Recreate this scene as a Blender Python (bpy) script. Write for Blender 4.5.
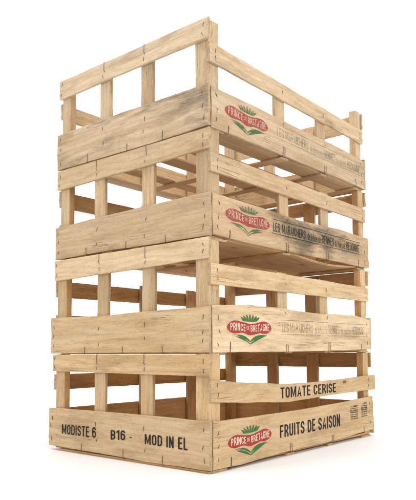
import bpy, bmesh, math, random
from mathutils import Matrix, Vector, noise

for o in list(bpy.data.objects):
    bpy.data.objects.remove(o, do_unlink=True)
scene = bpy.context.scene
col = scene.collection
random.seed(11)

# ------------------------------------------------------------------ camera
cam_data = bpy.data.cameras.new('camera')
cam = bpy.data.objects.new('camera', cam_data)
col.objects.link(cam)
YAW, PITCH, ROLL = -0.698, 0.0804, -0.0057
fw = Vector((math.sin(YAW) * math.cos(PITCH), math.cos(YAW) * math.cos(PITCH), math.sin(PITCH)))
rt = fw.cross(Vector((0, 0, 1))).normalized()
up = rt.cross(fw)
r2 = math.cos(ROLL) * rt + math.sin(ROLL) * up
u2 = -math.sin(ROLL) * rt + math.cos(ROLL) * up
M = Matrix((r2, u2, -fw)).transposed().to_4x4()
M.translation = Vector((0.6871, -0.8236, 0.2063))
cam.matrix_world = M
cam_data.sensor_fit = 'VERTICAL'
cam_data.sensor_height = 36.0
cam_data.lens = 36.0 * 627.94 / 500.0
cam_data.shift_y = 49.84 / 500.0
cam_data.clip_start = 0.01
cam_data.clip_end = 200.0
scene.camera = cam

# ------------------------------------------------------------------ light
scene.view_settings.view_transform = 'Standard'
scene.view_settings.look = 'None'
scene.view_settings.exposure = 0.0
scene.view_settings.gamma = 1.0
world = bpy.data.worlds.new('World')
scene.world = world
world.use_nodes = True
wbg = world.node_tree.nodes['Background']
wbg.inputs['Color'].default_value = (1.0, 1.0, 1.0, 1)
wbg.inputs['Strength'].default_value = 0.31


def area(name, loc, target, size, power, color=(1, 1, 1), size_y=None):
    L = bpy.data.lights.new(name, 'AREA')
    L.energy = power
    L.color = color
    L.size = size
    if size_y:
        L.shape = 'RECTANGLE'
        L.size_y = size_y
    o = bpy.data.objects.new(name, L)
    o.location = loc
    o.rotation_euler = (Vector(target) - Vector(loc)).to_track_quat('-Z', 'Y').to_euler()
    col.objects.link(o)
    return o


area('overhead_softbox', (0.0, 0.0, 2.6), (-0.2, 0.3, 0.4), 2.2, 66)
area('left_softbox', (-1.3, -2.6, 1.7), (-0.2, 0.2, 0.45), 1.4, 38, (1.0, 0.99, 0.97))
area('right_softbox', (2.6, -0.3, 1.5), (-0.1, 0.3, 0.45), 1.4, 50, (1.0, 0.99, 0.97))
area('backdrop_fill_wide', (-1.6, 1.0, 2.8), (-3.4, 3.6, 0.6), 2.0, 72)  # added fill, out of view, lifts the backdrop to white
area('backdrop_fill_narrow', (-0.2, 2.2, 2.8), (-2.0, 4.6, 0.6), 2.0, 72)  # second added fill for the backdrop, also out of view


# ------------------------------------------------------------------ node helpers
def new_mat(name):
    m = bpy.data.materials.new(name)
    m.use_nodes = True
    nt = m.node_tree
    for n in list(nt.nodes):
        if n.type not in ('OUTPUT_MATERIAL', 'BSDF_PRINCIPLED'):
            nt.nodes.remove(n)
    return m, nt, nt.nodes['Principled BSDF'], nt.nodes['Material Output']


class NB:
    def __init__(s, nt):
        s.nt = nt

    def n(s, t, **kw):
        nd = s.nt.nodes.new(t)
        for k, v in kw.items():
            setattr(nd, k, v)
        return nd

    def link(s, a, b):
        s.nt.links.new(a, b)

    def put(s, sock, v):
        if isinstance(v, bpy.types.NodeSocket):
            s.link(v, sock)
        else:
            sock.default_value = v

    def math(s, op, a, b=0.0, clamp=False):
        nd = s.n('ShaderNodeMath', operation=op)
        nd.use_clamp = clamp
        s.put(nd.inputs[0], a)
        s.put(nd.inputs[1], b)
        return nd.outputs[0]

    def vscale(s, v, xyz):
        nd = s.n('ShaderNodeVectorMath', operation='MULTIPLY')
        s.put(nd.inputs[0], v)
        nd.inputs[1].default_value = xyz
        return nd.outputs[0]

    def vadd(s, a, b):
        nd = s.n('ShaderNodeVectorMath', operation='ADD')
        s.put(nd.inputs[0], a)
        s.put(nd.inputs[1], b)
        return nd.outputs[0]

    def noise(s, v, scale=1.0, detail=4.0, rough=0.55, dist=0.0):
        nd = s.n('ShaderNodeTexNoise')
        s.put(nd.inputs['Vector'], v)
        nd.inputs['Scale'].default_value = scale
        nd.inputs['Detail'].default_value = detail
        nd.inputs['Roughness'].default_value = rough
        nd.inputs['Distortion'].default_value = dist
        return nd.outputs['Fac']

    def smooth(s, v, lo, hi, a=0.0, b=1.0):
        nd = s.n('ShaderNodeMapRange', interpolation_type='SMOOTHSTEP')
        s.put(nd.inputs['Value'], v)
        nd.inputs['From Min'].default_value = lo
        nd.inputs['From Max'].default_value = hi
        nd.inputs['To Min'].default_value = a
        nd.inputs['To Max'].default_value = b
        return nd.outputs[0]

    def mix(s, f, a, b, mode='MIX'):
        nd = s.n('ShaderNodeMix', data_type='RGBA', blend_type=mode)
        s.put(nd.inputs['Factor'], f)
        for sock, v in ((nd.inputs[6], a), (nd.inputs[7], b)):
            if isinstance(v, tuple) and len(v) == 3:
                v = (*v, 1)
            s.put(sock, v)
        return nd.outputs[2]


# ------------------------------------------------------------------ wood
def wood(name, pale, tan, grey_amt=0.25, grey=(0.36, 0.285, 0.20), soot=None, rough_saw=1.0, gain=(0.985, 0.968, 0.945)):
    m, nt, bsdf, out = new_mat(name)
    b = NB(nt)
    tc = b.n('ShaderNodeTexCoord')
    oi = b.n('ShaderNodeObjectInfo')
    rnd = oi.outputs['Random']
    obj = tc.outputs['Object']
    off = b.n('ShaderNodeCombineXYZ')
    b.link(b.math('MULTIPLY', rnd, 37.0), off.inputs[0])
    b.link(b.math('MULTIPLY', rnd, 91.0), off.inputs[1])
    b.link(b.math('MULTIPLY', rnd, 53.0), off.inputs[2])
    p = b.vadd(obj, off.outputs[0])
    streak = b.noise(b.vscale(p, (5, 70, 70)), 1, 6, 0.6)
    fiber = b.noise(b.vscale(p, (26, 620, 620)), 1, 3, 0.6)
    # growth rings: the height across the board, bent by slow noise, gives cathedral figure
    bend = b.noise(b.vscale(p, (3.2, 9, 9)), 1, 2, 0.5)
    sx = b.n('ShaderNodeSeparateXYZ')
    b.link(p, sx.inputs[0])
    ph = b.math('ADD', b.math('MULTIPLY', sx.outputs[2], 520.0), b.math('MULTIPLY', bend, 46.0))
    ph = b.math('ADD', ph, b.math('MULTIPLY', sx.outputs[1], 300.0))
    ring = b.smooth(b.math('SINE', ph), -0.4, 1.0)
    ring = b.math('MULTIPLY', ring, b.noise(b.vscale(p, (6, 30, 30)), 1, 2))
    c = b.mix(b.smooth(streak, 0.32, 0.72), pale, tan)
    darker = tuple(x * y for x, y in zip(tan, (0.72, 0.655, 0.58)))
    c = b.mix(b.math('MULTIPLY', ring, 0.42), c, darker)
    c = b.mix(b.smooth(fiber, 0.52, 0.80, 0, 0.42), c, darker)
    c = b.mix(b.smooth(fiber, 0.20, 0.45, 0.30, 0), c, (min(1, pale[0] * 1.12), pale[1] * 1.12, pale[2] * 1.15))
    # per-piece tint
    tint = b.mix(rnd, (0.79, 0.77, 0.74), (1.11, 1.115, 1.12))
    c = b.mix(1.0, c, tint, 'MULTIPLY')
    rr = b.math('FRACT', b.math('MULTIPLY', rnd, 7.31))
    c = b.mix(b.math('MULTIPLY', rr, 0.55), c, b.mix(1.0, c, (1.0, 0.90, 0.72), 'MULTIPLY'))
    # large warm / grey blotches: weathering and handling dirt
    bl = b.noise(b.vscale(p, (6.5, 30, 30)), 1, 7, 0.68, 0.3)
    c = b.mix(b.smooth(bl, 0.47, 0.66, 0, grey_amt), c, grey)
    bl2 = b.noise(b.vscale(b.vadd(p, (3.7, 1.1, 9.2)), (7, 26, 26)), 1, 4, 0.6)
    c = b.mix(b.smooth(bl2, 0.50, 0.68, 0, 0.60), c, (0.42, 0.275, 0.145))
    # torn fibres of the rough saw cut: short pale and brown flecks lying along the grain
    fl = b.noise(b.vscale(p, (75, 480, 480)), 1, 4, 0.72)
    c = b.mix(b.smooth(fl, 0.54, 0.74, 0, 0.54), c, (0.30, 0.185, 0.085))
    c = b.mix(b.smooth(fl, 0.30, 0.45, 0.40, 0), c, tuple(min(0.85, x * 1.14) for x in pale))
    # slanting saw marks
    rot = b.n('ShaderNodeMapping')
    b.link(p, rot.inputs['Vector'])
    rot.inputs['Rotation'].default_value = (0, 0.22, 0)
    sw = b.noise(b.vscale(rot.outputs[0], (330, 12, 34)), 1, 3, 0.6)
    swm = b.smooth(b.noise(b.vscale(b.vadd(p, (9.1, 2.2, 5.0)), (7, 16, 16)), 1, 2), 0.42, 0.62)
    c = b.mix(b.math('MULTIPLY', b.smooth(sw, 0.54, 0.70, 0, 0.20), swm), c, (0.33, 0.22, 0.12))
    # long brown mineral streaks
    ms = b.noise(b.vscale(b.vadd(p, (5.3, 8.8, 1.7)), (3.5, 95, 95)), 1, 4, 0.6)
    c = b.mix(b.smooth(ms, 0.60, 0.74, 0, 0.50), c, (0.36, 0.215, 0.095))
    # fine dirt specks and pores
    sp = b.noise(b.vscale(p, (190, 300, 300)), 1, 3, 0.75)
    c = b.mix(b.smooth(sp, 0.62, 0.76, 0, 0.60), c, (0.17, 0.115, 0.07))
    # thin dark drying cracks along the grain
    ck = b.noise(b.vscale(b.vadd(p, (1.3, 0, 4.4)), (4.5, 60, 160)), 1, 2, 0.5)
    ckm = b.smooth(b.math('ABSOLUTE', b.math('SUBTRACT', ck, 0.5)), 0.0, 0.012, 1, 0)
    ckz = b.smooth(b.noise(b.vscale(p, (6, 14, 14)), 1, 2), 0.55, 0.66)
    ckm = b.math('MULTIPLY', ckm, ckz)
    c = b.mix(b.math('MULTIPLY', ckm, 0.42), c, (0.13, 0.085, 0.05))
    # knots
    vo = b.n('ShaderNodeTexVoronoi', feature='F1')
    b.link(b.vscale(p, (8.0, 6.0, 24.0)), vo.inputs['Vector'])
    vo.inputs['Scale'].default_value = 1.0
    dn = b.math('ADD', vo.outputs['Distance'], b.math('MULTIPLY', b.noise(b.vscale(p, (60, 60, 60)), 1, 2), 0.06))
    vs = b.n('ShaderNodeSeparateColor')
    b.link(vo.outputs['Color'], vs.inputs[0])
    on = b.smooth(vs.outputs[0], 0.73, 0.75)
    halo = b.math('MULTIPLY', b.smooth(dn, 0.08, 0.30, 0.45, 0), on)
    core = b.math('MULTIPLY', b.smooth(dn, 0.075, 0.12, 0.85, 0), on)
    c = b.mix(halo, c, (0.40, 0.24, 0.11))
    c = b.mix(core, c, (0.15, 0.075, 0.035))
    if soot:      # smoke-black patches of fixed places on one board: (x, z, rx, rz, amount)
        so = b.n('ShaderNodeSeparateXYZ')
        b.link(obj, so.inputs[0])
        n1 = b.noise(b.vscale(obj, (16, 62, 62)), 1, 7, 0.72)
        for (x, z, rx, rz, am) in soot:
            dx = b.math('DIVIDE', b.math('SUBTRACT', so.outputs[0], x), rx)
            dz = b.math('DIVIDE', b.math('SUBTRACT', so.outputs[2], z), rz)
            d = b.math('SQRT', b.math('ADD', b.math('MULTIPLY', dx, dx), b.math('MULTIPLY', dz, dz)))
            e = b.math('ADD', d, b.math('MULTIPLY', b.math('SUBTRACT', n1, 0.5), 3.2))
            c = b.mix(b.smooth(e, 0.1, 1.5, am, 0), c, (0.060, 0.052, 0.042))
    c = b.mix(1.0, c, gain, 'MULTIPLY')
    b.link(c, bsdf.inputs['Base Color'])
    bsdf.inputs['Roughness'].default_value = 0.82
    bsdf.inputs['Specular IOR Level'].default_value = 0.22
    saw = b.noise(b.vscale(p, (420, 26, 26)), 1, 2, 0.6)
    h = b.math('ADD', b.math('MULTIPLY', fiber, 0.55), b.math('MULTIPLY', saw, 0.28 * rough_saw))
    h = b.math('ADD', h, b.math('MULTIPLY', streak, 0.5))
    h = b.math('SUBTRACT', h, b.math('MULTIPLY', fl, 0.5))
    h = b.math('ADD', h, b.math('MULTIPLY', b.math('MULTIPLY', sw, swm), 0.6))
    h = b.math('SUBTRACT', h, b.math('MULTIPLY', ckm, 0.8))
    bump = b.n('ShaderNodeBump')
    bump.inputs['Strength'].default_value = 0.8
    bump.inputs['Distance'].default_value = 0.0021
    b.link(h, bump.inputs['Height'])
    b.link(bump.outputs[0], bsdf.inputs['Normal'])
    return m


def end_grain(name):
    m, nt, bsdf, out = new_mat(name)
    b = NB(nt)
    tc = b.n('ShaderNodeTexCoord')
    o = tc.outputs['Object']
    f = b.noise(b.vscale(o, (260, 160, 520)), 1, 4, 0.65)
    c = b.mix(b.smooth(f, 0.35, 0.65), (0.40, 0.275, 0.155), (0.54, 0.395, 0.235))
    g = b.noise(b.vscale(o, (30, 40, 40)), 1, 3, 0.6)
    c = b.mix(b.smooth(g, 0.5, 0.7, 0, 0.5), c, (0.20, 0.155, 0.11))
    b.link(c, bsdf.inputs['Base Color'])
    bsdf.inputs['Roughness'].default_value = 0.9
    bsdf.inputs['Specular IOR Level'].default_value = 0.15
    bump = b.n('ShaderNodeBump')
    bump.inputs['Strength'].default_value = 0.5
    bump.inputs['Distance'].default_value = 0.001
    b.link(f, bump.inputs['Height'])
    b.link(bump.outputs[0], bsdf.inputs['Normal'])
    return m


def ink(name, color, keep_lo, keep_hi, alpha=0.95, scale=240.0):
    m, nt, bsdf, out = new_mat(name)
    b = NB(nt)
    tc = b.n('ShaderNodeTexCoord')
    f = b.noise(b.vscale(tc.outputs['Object'], (scale * 0.55, scale, scale)), 1, 4, 0.65)
    g = b.noise(b.vscale(tc.outputs['Object'], (22, 40, 40)), 1, 3, 0.6)
    gr = b.noise(b.vscale(tc.outputs['Object'], (45, 520, 520)), 1, 4, 0.65)
    k = b.math('ADD', b.math('MULTIPLY', f, 0.34), b.math('MULTIPLY', g, 0.30))
    k = b.math('ADD', k, b.math('MULTIPLY', gr, 0.36))
    a = b.smooth(k, keep_lo, keep_hi, alpha, alpha * 0.12)
    c = b.mix(b.smooth(f, 0.4, 0.7, 0, 0.35), color, tuple(min(1, x * 1.35 + 0.02) for x in color))
    b.link(c, bsdf.inputs['Base Color'])
    bsdf.inputs['Roughness'].default_value = 0.75
    bsdf.inputs['Specular IOR Level'].default_value = 0.2
    tr = b.n('ShaderNodeBsdfTransparent')
    mx = b.n('ShaderNodeMixShader')
    b.link(a, mx.inputs[0])
    b.link(tr.outputs[0], mx.inputs[1])
    b.link(bsdf.outputs[0], mx.inputs[2])
    b.link(mx.outputs[0], out.inputs['Surface'])
    return m


END = end_grain('sawn_end_grain')
SOOT = [(0.285, 0.052, 0.085, 0.032, 0.70), (0.40, 0.056, 0.085, 0.026, 0.64), (0.30, 0.022, 0.04, 0.022, 0.62),
        (0.405, 0.02, 0.030, 0.02, 0.52), (0.515, 0.045, 0.070, 0.024, 0.42), (0.20, 0.075, 0.03, 0.010, 0.4), (0.235, 0.05, 0.05, 0.02, 0.30)]
W = {
    1: dict(main=wood('weathered_poplar', (0.71, 0.575, 0.415), (0.60, 0.45, 0.29), 0.55),
            dark=wood('greyed_poplar', (0.65, 0.51, 0.36), (0.50, 0.37, 0.235), 0.80, grey=(0.25, 0.20, 0.145))),
    2: dict(main=wood('pale_poplar', (0.71, 0.56, 0.38), (0.60, 0.435, 0.265), 0.34),
            dark=wood('soot_stained_poplar', (0.66, 0.505, 0.335), (0.54, 0.38, 0.225), 0.45, soot=SOOT)),
    3: dict(main=wood('cream_poplar', (0.73, 0.575, 0.385), (0.62, 0.45, 0.265), 0.24)),
    4: dict(main=wood('honey_poplar', (0.71, 0.535, 0.335), (0.61, 0.425, 0.235), 0.16)),
}
W[1]['inner'] = wood('pale_shade_inner_poplar', (0.70, 0.52, 0.33), (0.62, 0.42, 0.235), 0.12, gain=(0.88, 0.87, 0.86))  # interior shade put into the inner-face colour; weak in the open top crate
W[2]['inner'] = wood('tan_shade_inner_poplar', (0.68, 0.455, 0.245), (0.58, 0.355, 0.17), 0.08, gain=(0.95, 0.93, 0.90))  # interior shade put into the inner-face colour, middling
W[3]['inner'] = wood('deep_shade_inner_poplar', (0.78, 0.50, 0.245), (0.67, 0.395, 0.17), 0.05, grey=(0.40, 0.25, 0.11), gain=(0.97, 0.95, 0.92))  # strongest interior shade tint in the wood colour, used for the lowest crate
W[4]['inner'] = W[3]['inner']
W[3]['inner'] = wood('light_shade_inner_poplar', (0.80, 0.55, 0.30), (0.70, 0.445, 0.22), 0.05, grey=(0.40, 0.25, 0.11), gain=(0.97, 0.95, 0.92))  # lighter interior shade tint in the wood colour, third crate
for k in W:
    W[k].setdefault('dark', W[k]['main'])
BLACK = ink('black_stencil_ink', (0.020, 0.017, 0.015), 0.56, 0.70, 0.95)
SMUDGE = ink('worn_black_ink', (0.028, 0.025, 0.022), 0.48, 0.64, 0.88)
FAINT = ink('faint_grey_ink', (0.13, 0.105, 0.08), 0.44, 0.61, 0.50)
RED = {'fresh': ink('red_print', (0.40, 0.040, 0.030), 0.54, 0.72, 0.90), 'worn': ink('worn_red_print', (0.38, 0.062, 0.042), 0.47, 0.66, 0.80)}
GREEN = {'fresh': ink('green_print', (0.050, 0.165, 0.045), 0.54, 0.70, 0.92), 'worn': ink('worn_green_print', (0.085, 0.165, 0.060), 0.46, 0.62, 0.82)}
CREAM = {'fresh': ink('cream_print', (0.80, 0.68, 0.52), 0.52, 0.72, 0.76), 'worn': ink('worn_cream_print', (0.72, 0.55, 0.40), 0.46, 0.64, 0.60)}
HALO = ink('pale_print_edge', (0.72, 0.60, 0.45), 0.50, 0.70, 0.45)

wire_m, nt_, bs_, _o = new_mat('dull_steel_wire')
_b = NB(nt_)
_tc = _b.n('ShaderNodeTexCoord')
_f = _b.noise(_b.vscale(_tc.outputs['Object'], (300, 300, 300)), 1, 3)
_b.link(_b.mix(_b.smooth(_f, 0.4, 0.62), (0.15, 0.13, 0.11), (0.13, 0.072, 0.038)), bs_.inputs['Base Color'])
bs_.inputs['Metallic'].default_value = 0.55
bs_.inputs['Roughness'].default_value = 0.55

paper, nt_, bs_, _o = new_mat('white_studio_vinyl')
_b = NB(nt_)
_tc = _b.n('ShaderNodeTexCoord')
_f = _b.noise(_tc.outputs['Object'], 3.0, 4)
_b.link(_b.mix(_f, (0.785, 0.785, 0.785), (0.81, 0.81, 0.81)), bs_.inputs['Base Color'])
bs_.inputs['Roughness'].default_value = 0.6
bs_.inputs['Specular IOR Level'].default_value = 0.25


# ------------------------------------------------------------------ mesh helpers
def link_obj(name, me, parent=None, mats=()):
    o = bpy.data.objects.new(name, me)
    for mm in mats:
        me.materials.append(mm)
    col.objects.link(o)
    if parent:
        o.parent = parent
    return o


def curve(pts):
    """piecewise smooth function through (s, value) points"""
    pts = sorted(pts)

    def f(s):
        if s <= pts[0][0]:
            return pts[0][1]
        for (a, va), (b_, vb) in zip(pts, pts[1:]):
            if s <= b_:
                t = (s - a) / (b_ - a)
                t = t * t * (3 - 2 * t) * 0.5 + t * 0.5
                return va + (vb - va) * t
        return pts[-1][1]
    return f


def plank_mesh(name, L, zb, zt, t, bow=None, wav=0.0006, cham=0.0006, nx=None, rag=0.0022, inner=()):
    """sawn board: X along the grain 0..L, front face near Y=0, thickness to +Y, edges zb(x)..zt(x)"""
    sd = random.uniform(0, 900)
    bow = bow or (lambda s: 0.0)
    nx = nx or max(8, int(L / 0.0045))
    nz = 6
    bm = bmesh.new()
    rings = []
    for i in range(nx + 1):
        x = L * i / nx
        lo = zb(x) + wav * (noise.noise((x * 18, sd, 1)) * 1.1 + 0.5 * noise.noise((x * 75, sd, 2)) + 0.35 * noise.noise((x * 230, sd, 3)))
        hi = zt(x) + wav * (noise.noise((x * 16, sd, 5)) * 1.1 + 0.5 * noise.noise((x * 70, sd, 6)) + 0.35 * noise.noise((x * 210, sd, 7)))
        y0 = bow(x)
        c = cham * (1 + 0.5 * noise.noise((x * 30, sd, 9)))
        prof = [(y0, lo + c + (hi - lo - 2 * c) * k / (nz - 1)) for k in range(nz)]
        prof += [(y0 + c, hi), (y0 + t - c, hi)]
        prof += [(y0 + t, hi - c - (hi - lo - 2 * c) * k / (nz - 1)) for k in range(nz)]
        prof += [(y0 + t - c, lo), (y0 + c, lo)]
        ring = []
        for (y, z) in prof:
            xx = x
            if i == 0:
                xx += rag * noise.noise((z * 160, y * 120, sd))
            elif i == nx:
                xx += rag * noise.noise((z * 160, y * 120, sd + 31))
            ring.append(bm.verts.new((xx, y, z)))
        rings.append(ring)
    n = len(rings[0])
    for a, b_ in zip(rings, rings[1:]):
        for k in range(n):
            j = (k + 1) % n
            f = bm.faces.new((a[k], b_[k], b_[j], a[j]))
            # sides given the shade-tinted inner colour: back 'b', top edge 't', bottom edge 'o'
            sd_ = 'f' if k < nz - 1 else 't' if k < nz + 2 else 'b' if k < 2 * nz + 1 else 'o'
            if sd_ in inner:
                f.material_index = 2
    for ring, flip in ((rings[0], False), (rings[-1], True)):
        # quads across the board from front to back
        fr = [ring[n - 1]] + ring[:nz] + [ring[nz]]
        bk = [ring[n - 2]] + [ring[nz + 2 + (nz - 1 - k)] for k in range(nz)] + [ring[nz + 1]]
        for k in range(len(fr) - 1):
            q = (fr[k], fr[k + 1], bk[k + 1], bk[k])
            f = bm.faces.new(q[::-1] if flip else q)
            f.material_index = 1
    bmesh.ops.recalc_face_normals(bm, faces=bm.faces)
    me = bpy.data.meshes.new(name)
    bm.to_mesh(me)
    bm.free()
    return me


def tube(bm, pts, r, seg=6):
    pts = [Vector(p) for p in pts]
    rings = []
    for i, p in enumerate(pts):
        d = (pts[min(i + 1, len(pts) - 1)] - pts[max(i - 1, 0)]).normalized()
        a = d.cross(Vector((1, 0.13, 0.07)))
        if a.length < 0.2:
            a = d.cross(Vector((0, 1, 0)))
        a.normalize()
        c = d.cross(a)
        rings.append([bm.verts.new(p + r * (math.cos(2 * math.pi * k / seg) * a + math.sin(2 * math.pi * k / seg) * c)) for k in range(seg)])
    for x, y in zip(rings, rings[1:]):
        for k in range(seg):
            bm.faces.new((x[k], x[(k + 1) % seg], y[(k + 1) % seg], y[k]))
    bm.faces.new(rings[0][::-1])
    bm.faces.new(rings[-1])


def tube_mesh(name, paths, r):
    bm = bmesh.new()
    for p in paths:
        tube(bm, p, r)
    bmesh.ops.recalc_face_normals(bm, faces=bm.faces)
    for f in bm.faces:
        f.smooth = True
    me = bpy.data.meshes.new(name)
    bm.to_mesh(me)
    bm.free()
    me.materials.append(wire_m)
    return me


# small flat staple marks pressed into the wood: several bent shapes, shared by copies
STAPLES = []
for k in range(7):
    a = random.uniform(-0.0013, 0.0013)
    h = random.uniform(0.0030, 0.0046)
    STAPLES.append(tube_mesh('staple', [[(a, 0.0008, h), (a * 0.8, -0.0006, h * 0.93), (random.uniform(-.0008, .0008), -0.0008, h * 0.2),
                                         (random.uniform(-.0009, .0009), -0.0008, -h * 0.3), (-a, -0.0006, -h * 0.9), (-a * 1.6, 0.0008, -h)]],
                             0.00043))
HOOKS = []
for k in range(4):
    j = lambda s=0.0008: random.uniform(-s, s)
    one = [(j(), 0.0006, 0.017), (j(), -0.0008, 0.0155), (j(), -0.0011, 0.006), (j(), -0.0011, 0.000), (j(), 0.0006, -0.0018), (j(.0025), 0.0055, -0.0019)]
    HOOKS.append(tube_mesh('wire_hook', [one], 0.00047))
LONG_HOOKS = []
for k in range(3):
    j = lambda s=0.0009: random.uniform(-s, s)
    paths = []
    for sgn in (-1, 1):
        x0 = 0.0032 * sgn
        paths.append([(x0 + j(), 0.0006, 0.0185 + j(.002)), (x0 + j(), -0.0010, 0.016), (x0 + j(), -0.0012, 0.006), (x0 + j(), -0.0012, 0.000),
                      (x0 + j(), 0.0005, -0.0022), (x0 - 0.002 + j(), 0.007, -0.0028), (x0 - 0.004 + j(), 0.012, -0.0030)])
    LONG_HOOKS.append(tube_mesh('wire_hook', paths, 0.00048))
CORNER_HOOK = tube_mesh('wire_hook', [[(0, 0.0006, 0.019), (0.0004, -0.0012, 0.017), (-0.0003, -0.0012, 0.005), (-0.001, -0.0011, 0.000),
                                       (-0.003, 0.001, -0.0026), (-0.010, 0.006, -0.0032), (-0.016, 0.012, -0.0032)]], 0.0007)
TOP_HOOKS = []
for k in range(3):
    j = lambda s=0.0009: random.uniform(-s, s)
    TOP_HOOKS.append(tube_mesh('wire_hook', [[(j(), 0.0045, 0.0008), (j(), 0.0004, 0.0010), (j(), -0.0012, -0.001), (j(), -0.0012, -0.009), (j(), -0.0011, -0.018),
                                              (0.0018, -0.0009, -0.0205), (0.0012, 0.0006, -0.022)]], 0.00048))

ROT = {'L': 0.0, 'R': math.pi / 2, 'B': math.pi, 'F': -math.pi / 2}


def staple(parent, x, z, bow, mesh=None, y=0.0):
    o = bpy.data.objects.new('staple' if mesh is None else 'wire_hook', mesh or random.choice(STAPLES))
    o.location = (x, bow(x) + y, z)
    if mesh is not None:
        o.scale = (1, 1, random.uniform(0.72, 1.08))
    if mesh is None:
        o.rotation_euler = (0, random.uniform(-0.5, 0.5), 0)
    o.parent = parent
    col.objects.link(o)
    return o


INNER_OF = {}


def face_board(name, crate, face, s0, s1, bot, top, plane, t, mat, bow_amp=0.0008, wav=0.0006, bow=None, size=None):
    """board on one face of a crate; s runs to the right as seen from outside; bot/top: [(s, z)...]"""
    L = s1 - s0
    fb, ft = curve(bot), curve(top)
    if bow is None:
        a1, a2, p1 = random.uniform(0.3, 1) * bow_amp, random.uniform(-1, 1) * bow_amp * 0.4, random.uniform(0, 1)
        bow = lambda x: -abs(a1) * math.sin(math.pi * x / L) ** 2 * (0.6 + 0.4 * math.sin(6 * x / L + p1)) - abs(a2) * math.sin(2 * math.pi * x / L) ** 2
    me = plank_mesh(name, L, lambda x: fb(x + s0), lambda x: ft(x + s0), t, bow, wav, inner='b')
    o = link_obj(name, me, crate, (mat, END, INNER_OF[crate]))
    Wd, D = size
    loc = {'L': (s0, plane, 0), 'R': (-plane, s0, 0), 'B': (-s0, D - plane, 0), 'F': (-Wd + plane, D - s0, 0)}[face]
    o.location = loc
    o.rotation_euler = (0, 0, ROT[face])
    return o, bow, s0


def upright(name, crate, face, sc, w, z0, z1, plane, t, mat, size, lean=0.0):
    """vertical piece; sc = its right edge as seen from outside"""
    me = plank_mesh(name, z1 - z0, lambda x: lean * x, lambda x: w + lean * x, t, None, 0.0005, 0.0009, inner='b')
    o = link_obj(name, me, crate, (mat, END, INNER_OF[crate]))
    base = Matrix(((0, 0, -1), (0, 1, 0), (1, 0, 0))).to_4x4()
    Wd, D = size
    loc = {'L': (sc, plane, z0), 'R': (-plane, sc, z0), 'B': (-sc, D - plane, z0), 'F': (-Wd + plane, D - sc, z0)}[face]
    o.matrix_local = Matrix.Translation(loc) @ Matrix.Rotation(ROT[face], 4, 'Z') @ base
    return o


def sheet(polys, name, parent, y, bow, mats):
    """flat printed marks lying on a board: polys = [(points (x,z), material index, extra lift)]"""
    bm = bmesh.new()
    for pts, mi, lift in polys:
        vs = [bm.verts.new((x, 0, z)) for x, z in pts]
        f = bm.faces.new(vs)
        f.material_index = mi
        for v in vs:
            v.co.y = bow(v.co.x) - y - lift
    bmesh.ops.triangulate(bm, faces=bm.faces)
    for f in bm.faces:
        f.normal_update()
        if f.normal.y > 0:
            f.normal_flip()
    me = bpy.data.meshes.new(name)
    bm.to_mesh(me)
    bm.free()
    return link_obj(name, me, parent, mats)


def text_polys(body, bold=0.012, spacing=1.0):
    cu = bpy.data.curves.new('t', 'FONT')
    cu.body = body
    cu.size = 1.0
    cu.offset = bold
    cu.space_character = spacing
    cu.resolution_u = 4
    o = bpy.data.objects.new('t', cu)
    col.objects.link(o)
    dg = bpy.context.evaluated_depsgraph_get()
    dg.update()
    me = bpy.data.meshes.new_from_object(o.evaluated_get(dg))
    bpy.data.objects.remove(o)
    bpy.data.curves.remove(cu)
    vs = [(v.co.x, v.co.y) for v in me.vertices]
    fs = [tuple(p.vertices) for p in me.polygons]
    bpy.data.meshes.remove(me)
    return vs, fs


def arc(cx, cy, rx, ry, a0, a1, n=7):
    return [(cx + rx * math.cos(math.radians(a0 + (a1 - a0) * i / n)), cy + ry * math.sin(math.radians(a0 + (a1 - a0) * i / n))) for i in range(n + 1)]


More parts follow.
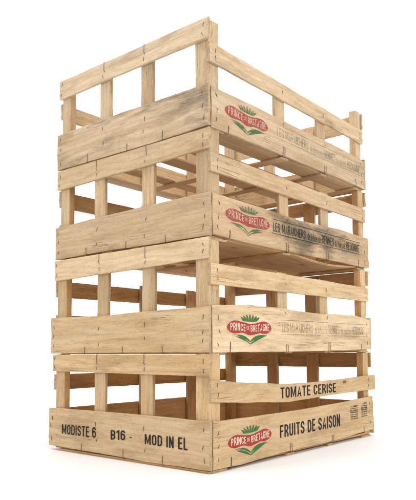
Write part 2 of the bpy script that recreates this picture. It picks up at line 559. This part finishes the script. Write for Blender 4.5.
def make_font(s=0.155, W=0.50):
    """narrow stencil-like capitals as centre lines: name -> (width, [(points, closed)])"""
    a = s / 2
    l, r, t, b = a, W - a, 1 - a, a
    q = (W - s) / 2
    m = W / 2
    k = 0.20
    G = {}
    topc = arc(m, t - k, q, k, 0, 180)
    botc = arc(m, b + k, q, k, 180, 360)
    G['O'] = (W, [(topc + botc, True)])
    G['0'] = G['O']
    G['D'] = (W, [([(l, b)] + [(l, t), (r - k, t)] + arc(r - k, t - k, k, k, 90, 0) + arc(r - k, b + k, k, k, 0, -90), True)])
    G['I'] = (s, [([(a, 0), (a, 1)], False)])
    wm = W * 1.36
    G['M'] = (wm, [([(a, 0), (a, 1)], False), ([(a * 1.1, 1), (wm / 2, 0.14), (wm - a * 1.1, 1)], False), ([(wm - a, 1), (wm - a, 0)], False)])
    G['N'] = (W, [([(l, 0), (l, 1)], False), ([(l, 0.98), (r, 0.02)], False), ([(r, 0), (r, 1)], False)])
    G['T'] = (W * 0.94, [([(0, t), (W * 0.94, t)], False), ([(W * 0.47, t), (W * 0.47, 0)], False)])
    G['E'] = (W * 0.86, [([(W * .86, t), (l, t), (l, b), (W * .86, b)], False), ([(l, 0.51), (W * 0.80, 0.51)], False)])
    G['F'] = (W * 0.84, [([(W * .84, t), (l, t), (l, 0)], False), ([(l, 0.50), (W * 0.78, 0.50)], False)])
    G['L'] = (W * 0.82, [([(l, 1), (l, b), (W * .82, b)], False)])
    G['H'] = (W, [([(l, 0), (l, 1)], False), ([(r, 0), (r, 1)], False), ([(l, .52), (r, .52)], False)])
    G['A'] = (W * 1.06, [([(a * .9, 0), (W * .53, 1.0), (W * 1.06 - a * .9, 0)], False), ([(W * .22, 0.27), (W * .84, 0.27)], False)])
    G['U'] = (W, [([(l, 1)] + botc + [(r, 1)], False)])
    G['C'] = (W, [([(r, 0.66)] + topc + botc + [(r, 0.34)], False)])
    G['G'] = (W, [([(r, 0.68)] + topc + botc + [(r, 0.46), (m, 0.46)], False)])
    G['S'] = (W, [([(r, 0.70)] + arc(m, t - k, q, k, 0, 180) + [(l, 0.66)] + arc(m, 0.66, q, 0.12, 180, 235, 3) + arc(m, 0.34, q, 0.12, 55, 0, 3)
                   + arc(m, b + k, q, k, 0, -180) + [(l, 0.30)], False)])
    pb = [(l, t), (r - k, t)] + arc(r - k, 0.73, k, t - 0.73, 90, 0) + arc(r - k, 0.70, k, 0.22, 0, -90) + [(l, 0.48)]
    G['P'] = (W, [(pb, False), ([(l, 0), (l, 1)], False)])
    G['R'] = (W, [(pb, False), ([(l, 0), (l, 1)], False), ([(m * 0.95, 0.48), (r, 0.22), (r, 0)], False)])
    G['B'] = (W, [(pb, False), ([(l, 0.50), (r - k, 0.50)] + arc(r - k, 0.30, k, 0.21, 90, 0) + arc(r - k, b + 0.2, k, 0.2, 0, -90) + [(l, b)], False), ([(l, 0), (l, 1)], False)])
    G['6'] = (W, [(arc(m, t - k, q, k, 0, 180) + [(l, b + k)] + botc + arc(m, 0.60 - k, q, k, 0, 150), False)])
    G['1'] = (W * 0.62, [([(W * .62 - a, 0), (W * .62 - a, 1), ], False), ([(0, 0.76), (W * .62 - a, 0.94)], False)])
    G['-'] = (W * 0.5, [([(0, 0.42), (W * 0.5, 0.42)], False)])
    return G, s


FONT_BOLD = make_font(0.138, 0.45)
FONT_MID = make_font(0.112, 0.45)


def stroke_quads(pts, closed, s):
    n = len(pts)
    P = [Vector(p) for p in pts]
    P = [p for i, p in enumerate(P) if i == 0 or (p - P[i - 1]).length > 1e-5]
    if closed and (P[0] - P[-1]).length < 1e-5:
        P.pop()
    n = len(P)
    sides = []
    for i in range(n):
        d0 = (P[i] - P[i - 1]).normalized() if (i > 0 or closed) else None
        d1 = (P[(i + 1) % n] - P[i]).normalized() if (i < n - 1 or closed) else None
        d0 = d0 or d1
        d1 = d1 or d0
        n0, n1 = Vector((-d0.y, d0.x)), Vector((-d1.y, d1.x))
        mm = (n0 + n1)
        mm = mm.normalized() if mm.length > 1e-4 else n0
        k = min(2.2, 1 / max(0.3, mm.dot(n0)))
        o = mm * (s / 2) * k
        cl = lambda v: (v.x, min(1.0, max(0.0, v.y)))
        sides.append((cl(P[i] + o), cl(P[i] - o)))
    out = []
    for i in range(n if closed else n - 1):
        a, b_ = sides[i], sides[(i + 1) % n]
        out.append((a[0], a[1], b_[1], b_[0]))
    return out


def glyph_quads(body, font, gap=0.115, space=0.30):
    """quads of a word, x from 0 to its width, y 0..1; each with its stroke number"""
    G, s = font
    x = 0.0
    quads = []
    for ch in body:
        if ch == ' ':
            x += space
            continue
        w, strokes = G[ch]
        for si, (pts, closed) in enumerate(strokes):
            for q in stroke_quads(pts, closed, s):
                quads.append(([(px + x, py) for px, py in q], si))
        x += w + gap
    return quads, x - gap


def lettering(name, parent, bow, texts, mat, y=0.0006, extra=()):
    """texts: (body, fn(u, v)->(x, z), font or None): u,v in 0..1 over the text box (cap height)"""
    bm = bmesh.new()
    for body, fn, font in texts:
        if font:
            quads, w = glyph_quads(body, font)
            # one vertex grid per stroke so that neighbouring quads share their edges
            for q, si in quads:
                vs = []
                for (a, c) in q:
                    x, z = fn(a / w, c)
                    vs.append(bm.verts.new((x, bow(x) - y - si * 0.00005, z)))
                try:
                    bm.faces.new(vs)
                except ValueError:
                    pass
            continue
        vs, fs = text_polys(body, 0.0)
        x0 = min(v[0] for v in vs)
        x1 = max(v[0] for v in vs)
        cap = max(v[1] for v in vs)
        bvs = []
        for (a, c) in vs:
            x, z = fn((a - x0) / (x1 - x0), c / cap)
            bvs.append(bm.verts.new((x, bow(x) - y, z)))
        for f in fs:
            try:
                bm.faces.new([bvs[i] for i in f])
            except ValueError:
                pass
    for pts in extra:
        bm.faces.new([bm.verts.new((x, bow(x) - y, z)) for x, z in pts])
    bmesh.ops.remove_doubles(bm, verts=bm.verts, dist=0.00001)
    for f in bm.faces:
        f.normal_update()
        if f.normal.y > 0:
            f.normal_flip()
    me = bpy.data.meshes.new(name)
    bm.to_mesh(me)
    bm.free()
    return link_obj(name, me, parent, (mat,))


def box_fn(s0, x0, x1, z0a, z1a, z0b, z1b):
    def fn(u, v):
        lo = z0a + (z0b - z0a) * u
        hi = z1a + (z1b - z1a) * u
        return (x0 - s0 + (x1 - x0) * u, lo + (hi - lo) * v)
    return fn


def emblem(parent, bow, s0, cx, cz, w, state, tilt=0.0):
    """red two-lobed badge with a green crown above and two green leaves below"""
    k = w / 0.136
    ca, sa = math.cos(tilt), math.sin(tilt)

    def P(x, z):
        x *= k
        z *= k
        return (cx - s0 + x * ca - z * sa, cz + x * sa + z * ca)
    hw = 0.068

    def top(u):
        return 0.0068 + 0.0058 * math.exp(-((abs(u) - 0.66) / 0.36) ** 2)

    def bot(u):
        return -0.0074 - 0.0036 * math.exp(-((abs(u) - 0.70) / 0.28) ** 2) - 0.0064 * math.exp(-(u / 0.26) ** 2)

    def outline(g):
        pts = []
        n = 60
        for i in range(n + 1):
            th = math.pi * i / n
            u = -math.cos(th)
            e = (1 - abs(u) ** 8) ** 0.5 if abs(u) < 1 else 0
            pts.append((u * (hw + g), top(u) * e + g * e + 0.0008))
        for i in range(1, n):
            th = math.pi * i / n
            u = math.cos(th)
            e = (1 - abs(u) ** 8) ** 0.5
            pts.append((u * (hw + g), bot(u) * e - g * e + 0.0008))
        return [P(*q) for q in pts]
    polys = [(outline(0.0018), 2, 0.0), (outline(0.0), 0, 0.00025)]
    # crown: seven leaf points fanning out from a curved band
    n = 7
    up_ = []
    for i in range(n):
        u = -1 + 2 * i / (n - 1)
        bx = u * 0.0200
        tx = u * 0.0285
        tz = 0.0262 - 0.0062 * abs(u) ** 1.6
        vz = 0.0168 + 0.0010 * abs(u)
        w = 0.0027
        up_ += [(bx - w, vz), (tx - w * 0.9, (vz + tz) / 2 + 0.0016), (tx, tz), (tx + w * 0.9, (vz + tz) / 2 + 0.0010), (bx + w, vz)]
        # each point is its own leaf shape
        polys.append(([P(*q) for q in up_[-5:] + [(bx + w * 0.7, 0.0140), (bx - w * 0.7, 0.0140)]], 1, 0.0003 + 0.00003 * (i % 2)))
    band = [(0.0225 * (1 - 2 * i / 12), 0.0152 + 0.0012 * (1 - 2 * i / 12) ** 2) for i in range(13)]
    low = [(x, z - 0.0034) for x, z in band[::-1]]
    polys.append(([P(*q) for q in band + low], 1, 0.0004))
    # leaves: an upper blade and a lower thin blade on each side
    for sg in (-1, 1):
        up_ = [(0.055, -0.0132), (0.040, -0.0120), (0.026, -0.0124), (0.014, -0.0152), (0.006, -0.0192), (0.0, -0.0238)]
        lo_ = [(0.0, -0.0257), (0.007, -0.0211), (0.015, -0.0168), (0.026, -0.0141), (0.040, -0.0130)]
        polys.append(([P(sg * x, z) for x, z in up_ + lo_], 1, 0.0))
        up_ = [(0.046, -0.0147), (0.030, -0.0160), (0.018, -0.0188), (0.009, -0.0232), (0.0, -0.0282)]
        lo_ = [(0.0, -0.0299), (0.010, -0.0245), (0.019, -0.0200), (0.031, -0.0169)]
        polys.append(([P(sg * x, z) for x, z in up_ + lo_], 1, 0.0))
    sheet(polys, 'emblem', parent, 0.0004, bow, (RED[state], GREEN[state], HALO))

    def warp(x0, x1, sc=1.0):
        def fn(u, v):
            x = x0 + (x1 - x0) * u
            uu = x / hw
            hi = top(uu) * 0.70 * sc
            lo = (-0.0052 - 0.0018 * math.exp(-(uu / 0.45) ** 2)) * sc
            return P(x, lo + (hi - lo) * v + 0.0006)
        return fn
    lettering('emblem_lettering', parent, bow,
              [('PRINCE', warp(-0.0595, -0.0150), FONT_BOLD), ('DE', warp(-0.0118, -0.0030, 0.60), FONT_MID), ('BRETAGNE', warp(0.0005, 0.0600), FONT_BOLD)],
              CREAM[state], 0.0011)


# ------------------------------------------------------------------ the studio sweep
def sweep():
    bm = bmesh.new()
    prof = []
    R0 = 4.6
    for r in (0.0, 0.3, 0.7, 1.4, 2.4, 3.4):
        prof.append((r, 0.0))
    for i in range(11):
        a = math.pi / 2 * i / 10
        prof.append((3.6 + 1.0 * math.sin(a), 1.0 - math.cos(a)))
    prof += [(R0, 1.8), (R0, 2.8), (R0, 4.2)]
    n = 96
    rings = []
    for r, z in prof[1:]:
        rings.append([bm.verts.new((-0.2 + r * math.cos(2 * math.pi * k / n), 0.3 + r * math.sin(2 * math.pi * k / n), z)) for k in range(n)])
    c = bm.verts.new((-0.2, 0.3, 0))
    # wall only behind the crates; the floor runs all the way round
    for k in range(n):
        j = (k + 1) % n
        bm.faces.new((c, rings[0][k], rings[0][j]))
        ang = math.degrees(2 * math.pi * (k + 0.5) / n)
        dv = abs((ang - 128 + 180) % 360 - 180)
        for i, (a, b_) in enumerate(zip(rings, rings[1:])):
            if prof[i + 2][1] > 0 and dv > 100:
                continue
            bm.faces.new((a[k], b_[k], b_[j], a[j]))
    for f in bm.faces:
        f.smooth = True
        f.normal_update()
        if f.normal.dot(Vector((-0.2, 0.3, 2.0)) - f.calc_center_median()) < 0:
            f.normal_flip()
    me = bpy.data.meshes.new('floor')
    bm.to_mesh(me)
    bm.free()
    o = link_obj('floor', me, None, (paper,))
    o['kind'] = 'structure'
    return o


sweep()

# ------------------------------------------------------------------ the crates (number 1 on top)
PITCH_Z = 0.200
T = 0.006          # board thickness
PW = 0.030         # post section
ZF = 0.0090         # top of the bottom layer
D0 = 0.613

SPEC = {
    1: dict(off=(-0.0055, 0.0068, 0.0013), W=0.435,
            L_rail=(-0.4317, -0.001, [(-.432, .1641), (-.2, .1655), (0, .1650)], [(-.432, .2054), (-.2, .2040), (0, .2050)]),
            L_board=(-0.4367, -0.001, [(-.435, .0040), (-.29, .0038), (-.147, .0022), (0, .0045)], [(-.437, .0832), (-.29, .0846), (-.147, .0824), (0, .0812)]),
            R_rail=(0.0045, 0.6065, [(0, .1236), (.6, .1221)], [(0, .1595), (.3, .158), (.6, .1559)]),
            R_board=(0.0078, 0.609, [(0, .0028), (.125, .0043), (.30, .0062), (.48, .0085), (.61, .0075)], [(0, .0774), (.125, .0798), (.31, .0791), (.486, .0826), (.61, .0791)]),
            Ls=(-0.2690, -0.1470), Lw=0.032, Rs=(0.2565, 0.4270), state='worn', ink=FAINT),
    2: dict(off=(-0.0031, 0.0052, -0.0001), W=0.438,
            L_rail=(-0.4360, -0.001, [(-.433, .1590), (-.2, .1605), (0, .1626)], [(-.437, .2010), (-.2, .1999), (0, .1997)]),
            L_board=(-0.4400, -0.001, [(-.44, .0049), (-.29, .0072), (-.147, .0060), (0, .0062)], [(-.44, .0751), (-.29, .0796), (-.147, .082), (0, .0834)]),
            R_rail=(0.0045, 0.606, [(0, .1228), (.6, .1219)], [(0, .1566), (.3, .1560), (.6, .1538)]),
            R_board=(0.0078, 0.611, [(0, .0098), (.118, .0064), (.3, .0068), (.47, .0080), (.61, .0072)], [(0, .0834), (.12, .0821), (.3, .0785), (.47, .0840), (.61, .0820)]),
            Ls=(-0.2850, -0.1440), Lw=0.033, Rs=(0.2640, 0.4310), state='worn', ink=SMUDGE),
    3: dict(off=(0.0036, -0.0051, -0.0002), W=0.438,
            L_rail=(-0.4345, -0.001, [(-.431, .1572), (-.2, .161), (0, .1655)], [(-.431, .2008), (-.2, .2005), (0, .2022)]),
            L_board=(-0.4440, -0.001, [(-.447, .0015), (-.283, .0025), (-.143, .0032), (0, .0030)], [(-.438, .0777), (-.284, .0759), (-.143, .0796), (0, .0817)]),
            R_rail=(0.0045, 0.606, [(0, .1202), (.6, .1229)], [(0, .1569), (.3, .1575), (.6, .1559)]),
            R_board=(0.0078, 0.611, [(0, .0025), (.115, .0030), (.29, .0031), (.457, .0045), (.61, .0071)], [(0, .0828), (.034, .0852), (.117, .0895), (.2, .0888), (.29, .0855), (.37, .0835), (.444, .0857), (.53, .0862), (.61, .0790)]),
            Ls=(-0.2690, -0.1390), Lw=0.033, Rs=(0.2540, 0.4170), state='fresh', ink=FAINT),
    4: dict(off=(0.0049, -0.0069, -0.0010), W=0.439,
            L_rail=(-0.4355, -0.001, [(-.433, .1642), (0, .1626)], [(-.437, .1992), (-.2, .1994), (0, .1996)]),
            L_board=(-0.4465, -0.001, [(-.448, .0087), (-.28, .0072), (-.142, .0050), (0, .0058)], [(-.446, .0867), (-.28, .0882), (-.142, .0880), (0, .0870)]),
            R_rail=(0.0045, 0.620, [(0, .1190), (.113, .1112), (.2465, .1035), (.30, .1050), (.433, .1080), (.62, .1100)], [(0, .1553), (.114, .1475), (.2476, .1391), (.30, .1385), (.434, .1397), (.62, .1445)]),
            R_board=(0.0078, 0.613, [(0, .0057), (.08, .0050), (.22, .0092), (.41, .0090), (.62, .0150)], [(0, .0875), (.035, .086), (.144, .085), (.283, .0855), (.45, .0883), (.62, .0940)]),
            Ls=(-0.2755, -0.1410), Lw=0.032, Rs=(), state='fresh', ink=BLACK),
}
LABELS = {
    1: 'topmost slatted wooden fruit crate, open and weathered grey, faint grey print beside its red badge',
    2: 'second wooden fruit crate from the top, its printed side smeared with black soot',
    3: 'pale clean wooden fruit crate with faint grey print, resting on the lowest crate',
    4: 'lowest wooden fruit crate standing on the white floor, stencilled in bold black capitals',
}


def build_crate(n):
    sp = SPEC[n]
    Wd, D = sp['W'], D0
    size = (Wd, D)
    mt, dk = W[n]['main'], W[n]['dark']
    root = bpy.data.objects.new('wooden_crate', None)
    root.empty_display_size = 0.1
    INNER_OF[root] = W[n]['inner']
    col.objects.link(root)
    root.location = (sp['off'][0], sp['off'][1], (4 - n) * PITCH_Z)
    root.rotation_euler = (0, 0, sp['off'][2])
    root['label'] = LABELS[n]
    root['category'] = 'crate'
    root['group'] = 'stack of wooden fruit crates'
    zt = 0.1997 if n > 1 else 0.2044
    ztop = min(zt, sp['L_rail'][3][-1][1] + (0.0001 if n > 1 else -0.0006))
    # corner posts (square section, set inside the boards)
    posts = [(-T - 0.0004, T + 0.0004), (-T - 0.0004, D - T - 0.0004 - PW), (-Wd + T + 0.0004 + PW, T + 0.0004), (-Wd + T + 0.0004 + PW, D - T - 0.0004 - PW)]
    sect = [(PW, PW), (0.018, 0.025), (PW, 0.015), (0.022, 0.022)]      # the three far posts are slimmer laths
    for k, (px, py) in enumerate(posts):
        ex, ey = sect[k]
        ex += random.uniform(-0.001, 0.001)
        if k >= 2:
            px += ex - PW
        if k in (1, 3):
            py += PW - ey
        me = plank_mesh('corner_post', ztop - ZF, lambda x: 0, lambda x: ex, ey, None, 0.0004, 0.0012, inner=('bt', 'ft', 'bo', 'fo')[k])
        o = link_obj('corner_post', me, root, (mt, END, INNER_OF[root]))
        o.matrix_local = Matrix.Translation((px, py, ZF)) @ Matrix(((0, 0, -1), (0, 1, 0), (1, 0, 0))).to_4x4()
    # ---- short front end (face L)
    a0, a1, bt, tp = sp['L_board']
    fb, bowL, sL = face_board('end_board', root, 'L', a0, a1, bt, tp, 0.0, T, dk if n == 1 else mt, size=size)
    ra0, ra1, rbt, rtp = sp['L_rail']
    fr, bowLr, sLr = face_board('end_rail', root, 'L', ra0, ra1, rbt, rtp, 0.0003, T, mt, size=size)
    slw = sp['Lw']
    for s in sp['Ls']:
        upright('upright_slat', root, 'L', s, slw, ZF, ztop - 0.002, T + 0.0004, 0.0075, mt, size, random.uniform(-.012, .012))
    # ---- long right side (face R)
    b0, b1, bbt, btp = sp['R_board']
    sb, bowR, sR = face_board('side_board', root, 'R', b0, b1, bbt, btp, 0.0, T, W[2]['dark'] if n == 2 else mt, bow_amp=0.0010, size=size)
    c0, c1, cbt, ctp = sp['R_rail']
    bow4 = None
    if n == 4:
        bow4 = lambda x: 0.0022 * math.sin(math.pi * min(1, x / 0.585)) - (0.004 * max(0, (x - 0.56) / 0.05) ** 1.5 if x > 0.56 else 0)
    sr, bowRr, sRr = face_board('side_rail', root, 'R', c0, c1, cbt, ctp, 0.0003, T, mt, bow=bow4, size=size)
    for s in sp['Rs']:
        upright('upright_slat', root, 'R', s, 0.034, ZF, 0.1555 if n == 1 else 0.1575 + random.uniform(0.001, 0.005), T + 0.0004, 0.0075, mt, size, random.uniform(-.015, .015))
    # ---- the two faces turned away from the camera
    flat = lambda lo, hi, S: ([(0, lo + random.uniform(-.002, .002)), (S, lo + random.uniform(-.002, .002))], [(0, hi + random.uniform(-.002, .002)), (S, hi + random.uniform(-.002, .002))])
    q = flat(0.0065, 0.083, Wd)
    face_board('end_board', root, 'B', 0.001, Wd - 0.008, q[0], q[1], -T + 0.0006, T, mt, size=size)
    q = ([(0, 0.163), (Wd, 0.1615)], [(0, ztop - 0.0005), (Wd, ztop - 0.0008)])
    face_board('end_rail', root, 'B', {1: 0.005, 2: 0.0045, 3: 0.004, 4: 0.0035}[n], Wd - 0.008, q[0], q[1], -T + 0.0009, T, mt, size=size)
    for s in (0.178, 0.302):
        upright('upright_slat', root, 'B', s, 0.034, ZF, ztop - 0.003, 0.0015, 0.0075, mt, size)
    q = flat(0.0065, 0.0835, D)
    face_board('side_board', root, 'F', 0.004, D - 0.0078, q[0], q[1], 0.0, T, mt, size=size)
    q = flat(0.1225, 0.157, D)
    ext = {1: 0.0, 2: 0.002, 3: 0.0045, 4: 0.0045}[n]
    face_board('side_rail', root, 'F', 0.004, D - 0.0072, q[0], q[1], -ext * 0.4, T, mt, size=size)
    for s in (0.196, 0.366):
        upright('upright_slat', root, 'F', s, 0.034, ZF, 0.165, T + 0.0012, 0.0075, mt, size)
    # ---- bottom: thin slats along the length on four cross battens
    rows = {1: [(-0.055, -0.0075), (-0.135, -0.096), (-0.222, -0.180), (-0.340, -0.300), (-Wd + 0.0075, -0.392)],
            2: [(-0.060, -0.0075), (-0.108, -0.068), (-0.168, -0.114), (-0.262, -0.215), (-0.340, -0.300), (-Wd + 0.0075, -0.385)],
            3: [(-0.070, -0.0075), (-0.150, -0.096), (-0.240, -0.185), (-0.340, -0.290), (-Wd + 0.0075, -0.385)],
            4: [(-0.070, -0.0075), (-0.150, -0.085), (-0.240, -0.170), (-0.340, -0.260), (-Wd + 0.0075, -0.370)]}[n]
    turn = Matrix(((0, 0, 1), (1, 0, 0), (0, 1, 0))).to_4x4()      # X->y, Y->z, Z->x
    for i, (x0, x1) in enumerate(rows):
        L = D - 2 * 0.0078
        bw = None
        if n == 2 and i < 3:
            amp = (0.0085, 0.0055, 0.003)[i]
            bw = lambda s, amp=amp: -amp * max(0.0, math.sin(math.pi * (s - 0.265) / 0.29)) ** 1.2 if 0.265 < s < 0.555 else 0.0
        me = plank_mesh('bottom_slat', L, lambda x: 0, lambda x: x1 - x0, 0.0045, bw, 0.0008, 0.0005)
        o = link_obj('bottom_slat', me, root, (W[n]['inner'], END))  # underside takes the shade-tinted inner wood too
        o.matrix_local = Matrix.Translation((x0, 0.0078, 0.0043)) @ turn
    turn2 = Matrix(((1, 0, 0), (0, 0, -1), (0, 1, 0))).to_4x4()    # X->x, Y->z, Z->-y
    if n == 2:
        ys = [(0.050, 0.0465), (0.263, 0.027), (0.604, 0.044)]
    else:
        ys = [(0.050, 0.0465), (0.263, 0.027), (0.424, 0.026), (0.604, 0.044)]
    for (y1, w) in ys:
        me = plank_mesh('cross_batten', Wd - 0.030, lambda x: 0, lambda x: w, 0.0040, None, 0.0007, 0.0006)
        o = link_obj('cross_batten', me, root, (W[min(n, 2)]['inner'], END))  # battens share the shade-tinted inner wood
        o.matrix_local = Matrix.Translation((-Wd + 0.026, y1, 0.0001)) @ turn2
    # ---- staples and wire hooks, fixed in the boards
    cb, ct = curve(bt), curve(tp)
    rb, rt_ = curve(rbt), curve(rtp)
    J = lambda s=0.003: random.uniform(-s, s)
    for s, cnt in [(-0.013, 3), (a0 + 0.010, 3)] + [(x - slw / 2, 2) for x in sp['Ls']]:
        for k in range(cnt):
            f = (k + 0.7 + J(.2)) / (cnt + 0.4)
            ss = s + J()
            staple(fb, ss - sL, cb(ss) + (ct(ss) - cb(ss)) * f, bowL)
    for s, cnt in [(-0.013, 2), (ra0 + 0.008, 2)] + [(x - slw / 2, 1) for x in sp['Ls']]:
        for k in range(cnt):
            f = (k + 0.6 + J(.15)) / (cnt + 0.2) if cnt > 1 else 0.25
            ss = s + J(.002)
            staple(fr, ss - sLr, rb(ss) + (rt_(ss) - rb(ss)) * f, bowLr)
    for x in sp['Ls']:
        ss = x - slw / 2 + J(.004)
        staple(fr, ss - sLr, rt_(ss), bowLr, random.choice(TOP_HOOKS))
    for s in (-0.333, -0.214, -0.109):
        ss = s + J(.004)
        staple(fb, ss - sL, cb(ss) - 0.0002, bowL, random.choice(HOOKS))
    db, dt = curve(bbt), curve(btp)
    eb, et = curve(cbt), curve(ctp)
    Rs = sp['Rs'] or ()
    for s, cnt in [(0.024, 3), (0.594, 3)] + [(x - 0.017, 1) for x in Rs]:
        for k in range(cnt):
            f = (k + 0.7 + J(.2)) / (cnt + 0.4) if cnt > 1 else 0.9
            ss = s + J()
            staple(sb, ss - sR, db(ss) + (dt(ss) - db(ss)) * f, bowR)
    for s, cnt in [(0.022, 2), (0.592, 2)] + [(x - 0.017, 1) for x in Rs]:
        for k in range(cnt):
            f = (k + 0.6 + J(.15)) / (cnt + 0.2) if cnt > 1 else 0.45
            ss = s + J(.002)
            staple(sr, ss - sRr, eb(ss) + (et(ss) - eb(ss)) * f, bowRr)
    ss = 0.056
    staple(sb, ss - sR, db(ss) - 0.0002, bowR, CORNER_HOOK)
    for s in (0.243, 0.412):
        ss = s + J(.005)
        staple(sb, ss - sR, db(ss) - 0.0002, bowR, random.choice(LONG_HOOKS))
    ss = 0.560 + J()
    staple(sb, ss - sR, db(ss) - 0.0002, bowR, random.choice(HOOKS))

    # ---- printing
    cz = {1: 0.0455, 2: 0.0500, 3: 0.0465, 4: 0.0465}[n]
    cx = {1: 0.1145, 2: 0.1130, 3: 0.1153, 4: 0.1132}[n]
    emblem(sb, bowR, sR, cx, cz, {1: 0.138, 2: 0.140, 3: 0.136, 4: 0.132}[n], sp['state'], {1: 0.01, 2: -0.02, 3: 0.005, 4: 0.03}[n])
    if n < 4:
        x0, x1 = {1: (0.212, 0.590), 2: (0.1905, 0.572), 3: (0.2165, 0.584)}[n]
        zl, zh = 0.0375, 0.0648
        wd = x1 - x0
        bx = lambda u0, u1, v0, v1: box_fn(sR, x0 + wd * u0, x0 + wd * u1, zl + (zh - zl) * v0, zl + (zh - zl) * v1, zl + (zh - zl) * v0, zl + (zh - zl) * v1)
        texts = [('LES MARAICHERS', bx(0.012, 0.335, 0.13, 0.80), FONT_MID), ('de la baie de', bx(0.355, 0.50, 0.13, 0.70), None),
                 ('RENNES', bx(0.515, 0.655, 0.13, 0.82), FONT_MID), ('au marché', bx(0.67, 0.795, 0.13, 0.74), None), ('REDONNE', bx(0.81, 0.985, 0.13, 0.82), FONT_MID)]
        lw = 0.0012
        nseg = 24

        def strip(u0, u1, z):
            return [[(x0 - sR + wd * (u0 + (u1 - u0) * i / nseg), z - lw / 2), (x0 - sR + wd * (u0 + (u1 - u0) * (i + 1) / nseg), z - lw / 2),
                     (x0 - sR + wd * (u0 + (u1 - u0) * (i + 1) / nseg), z + lw / 2), (x0 - sR + wd * (u0 + (u1 - u0) * i / nseg), z + lw / 2)] for i in range(nseg)]
        ex = strip(0, 1.0, zh + 0.0005) + strip(0, 1.0, zl - 0.0005)
        lettering('lettering', sb, bowR, texts, sp['ink'], 0.0006, ex)
    else:
        for body, bx in (('MODISTE 6', (-0.4011, -0.2922, 0.0361, 0.0556, 0.0356, 0.0570)), ('B16', (-0.2485, -0.2078, 0.0368, 0.0549, 0.0387, 0.0572)),
                         ('-', (-0.1950, -0.1905, 0.0395, 0.0535, 0.0395, 0.0535)), ('MOD IN EL', (-0.1552, -0.0503, 0.0367, 0.0547, 0.0351, 0.0563))):
            lettering('lettering', fb, bowL, [(body, box_fn(sL, *bx), FONT_BOLD)], BLACK)
        lettering('lettering', sb, bowR, [('FRUITS DE SAISON', box_fn(sR, 0.2083, 0.4467, 0.0380, 0.0618, 0.0383, 0.0648), FONT_BOLD)], BLACK)
        lettering('lettering', sr, bowRr, [('TOMATE CERISE', box_fn(sRr, 0.2165, 0.4358, 0.1125, 0.1335, 0.1129, 0.1330), FONT_BOLD)], BLACK)
        # two small control stamps: a leafy device, two rules, rows of illegible small type
        rs = random.Random(5)
        for (x0, x1, zb, zt_) in ((0.494, 0.536, 0.0465, 0.0815), (0.550, 0.583, 0.0485, 0.0845)):
            polys = []
            w = x1 - x0
            ox = x0 - sR
            h = zt_ - zb
            for i in range(7):
                u = -1 + i / 3
                cxp = ox + w * 0.5
                base = zb + h * 0.80
                tx = cxp + u * w * 0.42
                tz = zt_ - h * 0.07 * abs(u) - 0.0008 * rs.random()
                polys.append(([(cxp + u * w * 0.18 - 0.0012, base), (cxp + u * w * 0.18 + 0.0012, base), (tx + 0.0012, tz - 0.002), (tx, tz)], 0, 0.0))
            for v, hh in ((0.70, 0.0013), (0.55, 0.0015)):
                polys.append(([(ox, zb + h * v), (ox + w, zb + h * v), (ox + w, zb + h * v + hh), (ox, zb + h * v + hh)], 0, 0.0))
            for v, hh in ((0.60, .0020), (0.43, .0032), (0.29, .0028), (0.16, .0028), (0.02, .0030)):
                x = ox + w * rs.uniform(0.0, 0.1)
                while x < ox + w * 0.93:
                    d_ = rs.uniform(0.0010, 0.0026)
                    polys.append(([(x, zb + h * v), (x + d_, zb + h * v), (x + d_, zb + h * v + hh * rs.uniform(0.6, 1)), (x, zb + h * v + hh)], 0, 0.0))
                    x += d_ + rs.uniform(0.0007, 0.0018)
            sheet(polys, 'control_stamp', sb, 0.0006, bowR, (SMUDGE,))
    return root


for n in (4, 3, 2, 1):
    build_crate(n)
